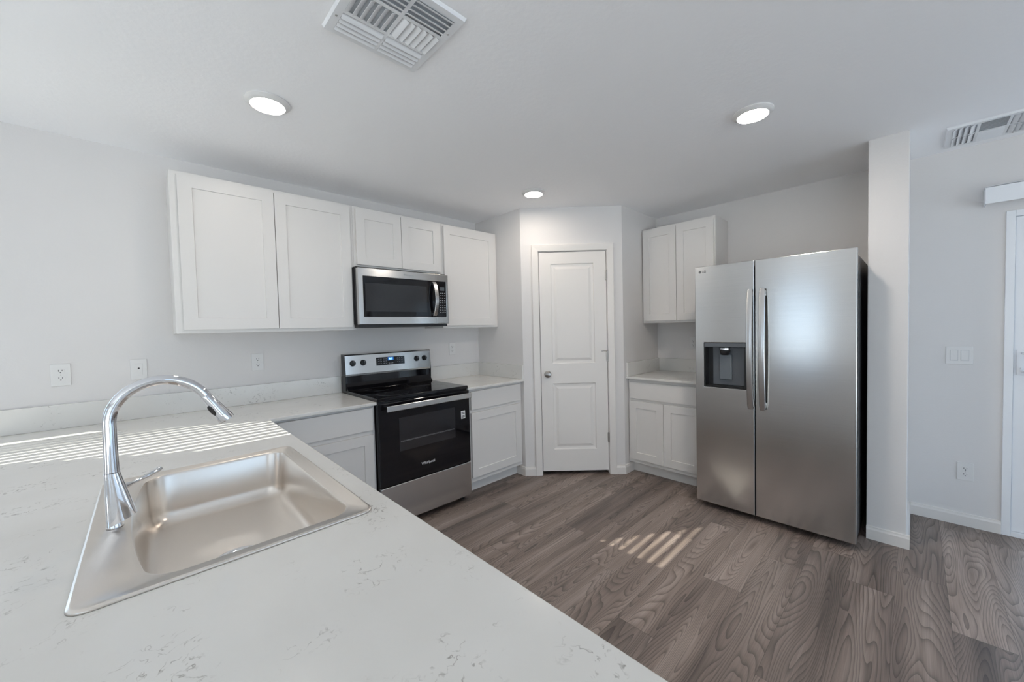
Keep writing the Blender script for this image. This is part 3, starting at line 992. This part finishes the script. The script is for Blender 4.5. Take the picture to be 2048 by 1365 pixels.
# bowed handle at the opening edge of the door
b = MB()
rs = []
xh = sx-0.024
for i in range(21):
    t = i/20
    zz = 0.064+0.276*t
    o_ = 0.012+0.040*math.sin(math.pi*t)**0.75
    y = -0.412-o_
    rs.append([(xh-0.016, y+0.002, zz), (xh-0.013, y-0.002, zz), (xh+0.013, y-0.002, zz), (xh+0.016, y+0.002, zz), (xh+0.014, y+0.012, zz), (xh-0.014, y+0.012, zz)])
b.loft(rs)
b.box(xh-0.012, xh+0.012, -0.420, -0.409, 0.066, 0.086); b.box(xh-0.012, xh+0.012, -0.420, -0.409, 0.318, 0.338)
b.obj('handle', M['steelh'], dr, smooth=True)
text('logo', 'Whirlpool', 0.020, M['print'], dr, Matrix.Translation((0.015, -0.4121, 0.378)) @ FACE)

# ------------------------------------------------------------------ range
rg = thing('electric_range', 'stainless steel electric range with black glass cooktop and oven door', 'range', (-2.369, 0, 0))
hw = 0.379
MB().box(-hw+0.002, hw-0.002, -0.640, -0.030, 0.035, 0.895, 0.002).obj('body', M['blackmetal'], rg)
for x in (-0.33, 0.33):
    for y in (-0.60, -0.08):
        MB().lathe([(0.018, 0), (0.018, 0.012), (0.008, 0.014), (0.008, 0.036)], (x, y, 0), n=16).obj('foot', M['black'], rg, smooth=True)
ck = MB().box(-hw, hw, -0.655, -0.100, 0.896, 0.922, 0.005, 3).obj('cooktop', M['glassblack'], rg)
for x, y, r_ in ((-0.19, -0.50, 0.115), (0.19, -0.50, 0.085), (-0.19, -0.24, 0.085), (0.19, -0.24, 0.115)):
    MB().lathe([(r_, 0.9221), (r_-0.0012, 0.9223)], (x, y, 0), n=48, cap0=False, cap1=False).obj('burner_ring', M['greyd'], ck)
# backguard: black sloping foot and steel control fascia
b = MB()
prof = [(-0.030, 0.896), (-0.140, 0.923), (-0.112, 0.950), (-0.100, 0.975), (-0.096, 1.040), (-0.030, 1.040)]
b.loft([[(x, y, z) for y, z in prof] for x in (-hw+0.004, hw-0.004)])
b.obj('backguard_base', M['glassblack'], rg, bev=0.003)
bgd = MB()
prof = [(-0.030, 1.030), (-0.108, 1.030), (-0.1095, 1.045), (-0.098, 1.190), (-0.092, 1.199), (-0.030, 1.199)]
bgd.loft([[(x, y, z) for y, z in prof] for x in (-hw+0.003, hw-0.003)])
bgd = bgd.obj('control_fascia', M['steel'], rg, bev=0.0015)
for s_ in (-1, 1):
    b = MB()
    x = s_*(hw-0.0015)
    b.loft([[(xx, y, z) for y, z in [(-0.028, 0.90), (-0.104, 0.90), (-0.110, 1.04), (-0.094, 1.2), (-0.028, 1.2)]] for xx in (x-0.0015, x+0.0015)])
    b.obj('end_cap', M['blackmetal'], rg)
def on_fascia(z): return -0.1095+(z-1.045)/(0.145)*0.0115
tilt = math.atan2(0.0115, 0.145)
Rt = Matrix.Rotation(-tilt, 4, 'X')
pm = Matrix.Translation((-0.002+0.0, on_fascia(1.128), 1.128)) @ Rt
pn = MB().box(-0.126, 0.126, -0.0018, 0.001, -0.033, 0.033, 0.0005, mtx=pm).obj('control_panel', M['glassblack'], rg)
MB().box(-0.026, 0.026, -0.0022, -0.0017, 0.003, 0.030, mtx=pm).obj('display', M['disp'], pn)
text('clock_digits', '9:21', 0.021, M['digit'], pn, pm @ Matrix.Translation((0, -0.0024, 0.017)) @ FACE, 0.0002, True)
b = MB()
for x in (-0.105, -0.085, -0.060, -0.040):
    for z_ in (0.018, 0.0, -0.018):
        b.box(x-0.006, x+0.006, -0.0022, -0.0017, z_-0.0015, z_+0.0015, mtx=pm)
b.obj('oven_keys', M['print'], pn)
b = MB()
for x in (0.060, 0.080, 0.100):
    for z_ in (0.018, 0.002, -0.014):
        b.box(x-0.003, x+0.003, -0.0022, -0.0017, z_-0.003, z_+0.003, mtx=pm)
b.obj('number_pad', M['print'], pn)
b = MB()
for x in (-0.015, 0.0, 0.015):
    b.box(x-0.005, x+0.005, -0.0022, -0.0017, -0.022, -0.018, mtx=pm)
b.obj('timer_keys', M['print'], pn)
for x in (-0.318, -0.235, 0.240, 0.317):
    km = Matrix.Translation((x, on_fascia(1.129), 1.129)) @ Rt
    ax = (km.to_3x3() @ Vector((0, -1, 0)))
    k = MB()
    k.lathe([(0.0225, 0), (0.0235, 0.003), (0.0215, 0.006), (0.0185, 0.010), (0.0175, 0.016)], km.translation, ax, n=28)
    k.box(-0.0055, 0.0055, -0.026, -0.010, -0.0195, 0.0195, 0.002, mtx=km)
    kk = k.obj('knob', M['black'], rg, smooth=True)
    MB().box(-0.0008, 0.0008, -0.0264, -0.0258, 0.004, 0.018, mtx=km).obj('pointer', M['print'], kk)
# oven door
od = MB().box(-hw+0.001, hw-0.001, -0.668, -0.6415, 0.312, 0.886, 0.004, 3).obj('oven_door', M['glassblack'], rg)
MB().box(-0.234, 0.236, -0.6686, -0.6678, 0.535, 0.770).obj('oven_window', M['ovenwin'], od)
b = MB()
for z_ in (0.60, 0.605):
    b.tube([(-0.225, -0.6688, z_), (0.225, -0.6688, z_)], 0.0006, n=6)
b.obj('rack_lines', M['print'], od)
b = MB()
b.box(-0.341, 0.363, -0.722, -0.705, 0.832, 0.872, 0.004, 3)
b.box(-0.330, -0.300, -0.706, -0.667, 0.838, 0.866, 0.003)
b.box(0.322, 0.352, -0.706, -0.667, 0.838, 0.866, 0.003)
b.obj('oven_handle', M['steelh'], od)
text('logo', 'Whirlpool', 0.027, M['logo'], od, Matrix.Translation((-0.012, -0.6684, 0.404)) @ FACE, bold=True)
st_ = MB().box(0.293, 0.333, -0.6690, -0.6682, 0.668, 0.730).obj('door_sticker', M['sticker'], od)
b = MB()
for z_ in (0.716, 0.706, 0.690, 0.680):
    b.box(0.298, 0.328, -0.6694, -0.6689, z_-0.0035, z_+0.0035)
b.obj('sticker_print', M['darklogo'], st_)
dw = MB().box(-hw+0.001, hw-0.001, -0.668, -0.6415, 0.040, 0.307, 0.004, 3).obj('storage_drawer', M['steel'], rg)

# ------------------------------------------------------------------ refrigerator (local x along -y world)
fr = thing('refrigerator', 'stainless steel side-by-side refrigerator with in-door dispenser', 'refrigerator', (0, -1.999, 0), R(-90))
Wf, sm = 0.907, 0.388
MB().box(0.006, Wf-0.004, -0.790, -0.045, 0.030, 1.762, 0.004).obj('cabinet', M['greyside'], fr)
MB().box(0.010, Wf-0.010, -0.775, -0.060, 0.002, 0.032).obj('base_grille', M['black'], fr)
fd = MB()
dx0, dx1, dz0, dz1 = 0.061, 0.336, 0.907, 1.232
us_, zs_ = [0.0, dx0, dx1, sm-0.003], [0.040, dz0, dz1, 1.792]
fd.cells(us_, zs_, lambda i, j: not (i == 1 and j == 1), 0, 1)
for v in fd.bm.verts:
    u, z, k_ = v.co
    v.co = (u, -0.867 if k_ < 0.5 else -0.800, z)
fd = fd.obj('freezer_door', M['steel'], fr, bev=0.004, seg=3)
rd = MB().box(sm+0.003, Wf, -0.867, -0.800, 0.040, 1.792, 0.004, 3).obj('fridge_door', M['steel'], fr)
for nm, a, c, p_ in (('door_lining', 0.004, sm-0.006, fd), ('door_lining', sm+0.006, Wf-0.004, rd)):
    MB().box(a, c, -0.7995, -0.791, 0.045, 1.786).obj(nm, M['black'], p_)
for x in (0.05, Wf-0.05):
    MB().box(x-0.035, x+0.035, -0.83, -0.70, 1.7925 if False else 1.763, 1.785, 0.003).obj('hinge_cover', M['greyside'], fr) if x > 10 else None
MB().box(Wf-0.075, Wf-0.012, -0.798, -0.690, 1.7625, 1.790, 0.004).obj('hinge_cover', M['greyside'], fr)
MB().box(0.012, 0.075, -0.798, -0.690, 1.7625, 1.790, 0.004).obj('hinge_cover', M['greyside'], fr)
def fr_handle(xc, par):
    b = MB()
    rs = []
    for i in range(31):
        t = i/30
        z_ = 0.781+0.816*t
        o_ = 0.034+0.030*math.sin(math.pi*t)
        w_ = 0.0185
        e = min(t, 1-t)/0.02
        if e < 1: w_ *= 0.75+0.25*math.sqrt(max(0, 1-(1-e)**2))
        y = -0.867-o_
        rs.append([(xc-w_, y+0.005, z_), (xc-w_+0.003, y+0.001, z_), (xc, y-0.001, z_), (xc+w_-0.003, y+0.001, z_), (xc+w_, y+0.005, z_), (xc+w_-0.002, y+0.016, z_), (xc-w_+0.002, y+0.016, z_)])
    b.loft(rs)
    b.box(xc-0.013, xc+0.013, -0.890, -0.866, 0.795, 0.830, 0.003)
    b.box(xc-0.013, xc+0.013, -0.890, -0.866, 1.548, 1.583, 0.003)
    b.obj('handle', M['steelh'], par, smooth=True)
fr_handle(0.368, fd)
fr_handle(0.440, rd)
# dispenser recess
b = MB()
e_ = 0.0008
b.box(dx0+e_, dx1-e_, -0.8685, -0.801, dz1-0.032, dz1-e_)       # top fascia
b.box(dx0+e_, dx0+0.010, -0.8680, -0.801, dz0+e_, dz1-0.032)
b.box(dx1-0.010, dx1-e_, -0.8680, -0.801, dz0+e_, dz1-0.032)
b.box(dx0+0.010, dx1-0.010, -0.8680, -0.801, dz0+e_, dz0+0.014)
b.box(dx0+0.010, dx1-0.010, -0.806, -0.801, dz0+0.014, dz1-0.032)
ds = b.obj('dispenser', M['black'], fd)
MB().box(dx0+0.004, dx1-0.004, -0.8695, -0.8683, dz1-0.030, dz1-0.003).obj('dispenser_fascia', M['grey'], ds)
MB().box(dx0+0.045, dx1-0.022, -0.815, -0.8065, dz0+0.016, dz1-0.034, 0.002).obj('back_panel', M['grey'], ds)
MB().box(dx0+0.092, dx0+0.175, -0.830, -0.8155, dz0+0.055, dz1-0.085, 0.006, 3).obj('paddle', M['greyd'], ds)
b = MB()
b.lathe([(0.034, 0), (0.034, 0.030), (0.026, 0.052), (0.022, 0.055)], (dx0+0.135, -0.842, dz1-0.034), (0, 0, -1), n=24)
b.obj('spout', M['black'], ds, smooth=True)
b = MB()
b.lathe([(0.0355, 0.004), (0.0355, 0.018)], (dx0+0.135, -0.842, dz1-0.034), (0, 0, -1), n=24, cap0=False, cap1=False)
b.obj('spout_ring', M['chrome'], ds, smooth=True)
b = MB()
b.lathe([(0.0095, 0), (0.0095, 0.0006)], (0.037, -0.8671, 1.752), (0, -1, 0), n=24)
b.obj('logo_disc', M['darklogo'], fd)
text('logo', 'LG', 0.021, M['darklogo'], fd, Matrix.Translation((0.066, -0.8675, 1.752)) @ FACE, bold=True)

# ------------------------------------------------------------------ ceiling lights and vents
def ceil_light(label, x, y, lm):
    t = thing('ceiling_light', label, 'ceiling light', (x, y, HC), 0, 'round recessed ceiling lights')
    b = MB()
    b.lathe([(0.092, -0.0005), (0.093, -0.006), (0.086, -0.013), (0.074, -0.020), (0.071, -0.0205), (0.069, -0.017), (0.066, -0.0005)], n=48, cap0=True, cap1=False)
    b.obj('trim_ring', M['plastic'], t, smooth=True)
    b = MB()
    b.lathe([(0.0700, -0.0175), (0.055, -0.0200), (0.001, -0.0205)], n=48, cap0=True)
    b.obj('diffuser', M[lm], t, smooth=True)
ceil_light('round lit ceiling light above the left wall cabinets', -3.393, -1.035, 'lamp_left')
ceil_light('round lit ceiling light in front of the refrigerator', -1.530, -2.548, 'lamp_fridge')
ceil_light('round lit ceiling light nearest the pantry door', -1.550, -1.014, 'lamp_pantry')

def vent(label, cx, cy, w=0.354, h=0.352):
    t = thing('ceiling_vent', label, 'air vent', (cx, cy, HC), 0, 'white louvred ceiling vents')
    x0, x1, y0, y1 = -w/2, w/2, -h/2, h/2
    m_ = 0.026
    rows = [(y1-m_-0.088, y1-m_), (y1-m_-0.200, y1-m_-0.100), (y0+m_, y0+m_+0.088)]
    cols = [(x0+m_, -0.006), (0.006, x1-m_)]
    holes = [(a, b_, c, d) for a, b_ in cols for c, d in rows]
    us, zs, mk_ = wall_holes(x0, x1, y0, y1, holes)
    b = MB().cells(us, zs, mk_, -0.013, -0.0105)
    # sloped outer lip up to the ceiling
    b.loft([[(x0, y0, -0.0105), (x1, y0, -0.0105), (x1, y1, -0.0105), (x0, y1, -0.0105)],
            [(x0-0.005, y0-0.005, -0.0005), (x1+0.005, y0-0.005, -0.0005), (x1+0.005, y1+0.005, -0.0005), (x0-0.005, y1+0.005, -0.0005)]], cap0=False, cap1=False)
    b.obj('frame', M['ventw'], t)
    MB().box(x0+0.004, x1-0.004, y0+0.004, y1-0.004, -0.0025, -0.0008).obj('duct_opening', M['duct'], t)
    def blade(cx_, cy_, ln, along, dx, dy):
        """curved louvre; (dx,dy) is the way it throws the air"""
        q = MB()
        prof = []
        K = 5
        for i in range(K+1):
            a = i/K
            prof.append((-0.006+0.020*a**1.5, -0.003-0.018*a+0.003*a*a))
        rs = []
        for s_ in (-ln/2, ln/2):
            ring = [(p[0], p[1]) for p in prof] + [(p[0]-0.0012, p[1]-0.0004) for p in reversed(prof)]
            rs.append([(cx_+(s_ if along == 'x' else dx*u), cy_+(s_ if along == 'y' else dy*u), z_) for u, z_ in ring])
        q.loft(rs)
        return q.obj('louvre', M['ventw'], t, smooth=True)
    for (a, b_) in cols:
        cxx = (a+b_)/2; ln = b_-a
        for (c, d) in (rows[0],):
            for i in range(4):
                blade(cxx, c+(d-c)*(i+0.45)/4, ln, 'x', 0, 1)
        for (c, d) in (rows[2],):
            for i in range(4):
                blade(cxx, c+(d-c)*(i+0.55)/4, ln, 'x', 0, -1)
        c, d = rows[1]
        sg = -1 if a < -0.01 else 1
        for i in range(6):
            blade(a+(b_-a)*(i+0.5)/6, (c+d)/2, d-c, 'y', sg, 0)
    for x, y in ((x0+0.013, y1-m_-0.06), (x1-0.013, y0+m_+0.06)):
        MB().lathe([(0.004, -0.013), (0.003, -0.0145), (0.001, -0.015)], (x, y, 0), n=12).obj('screw', M['nickel'], t)
vent('white square louvred vent in the ceiling above the peninsula', -3.177, -1.865)
vent('white square louvred vent in the ceiling near the sliding door', -0.295, -3.435)
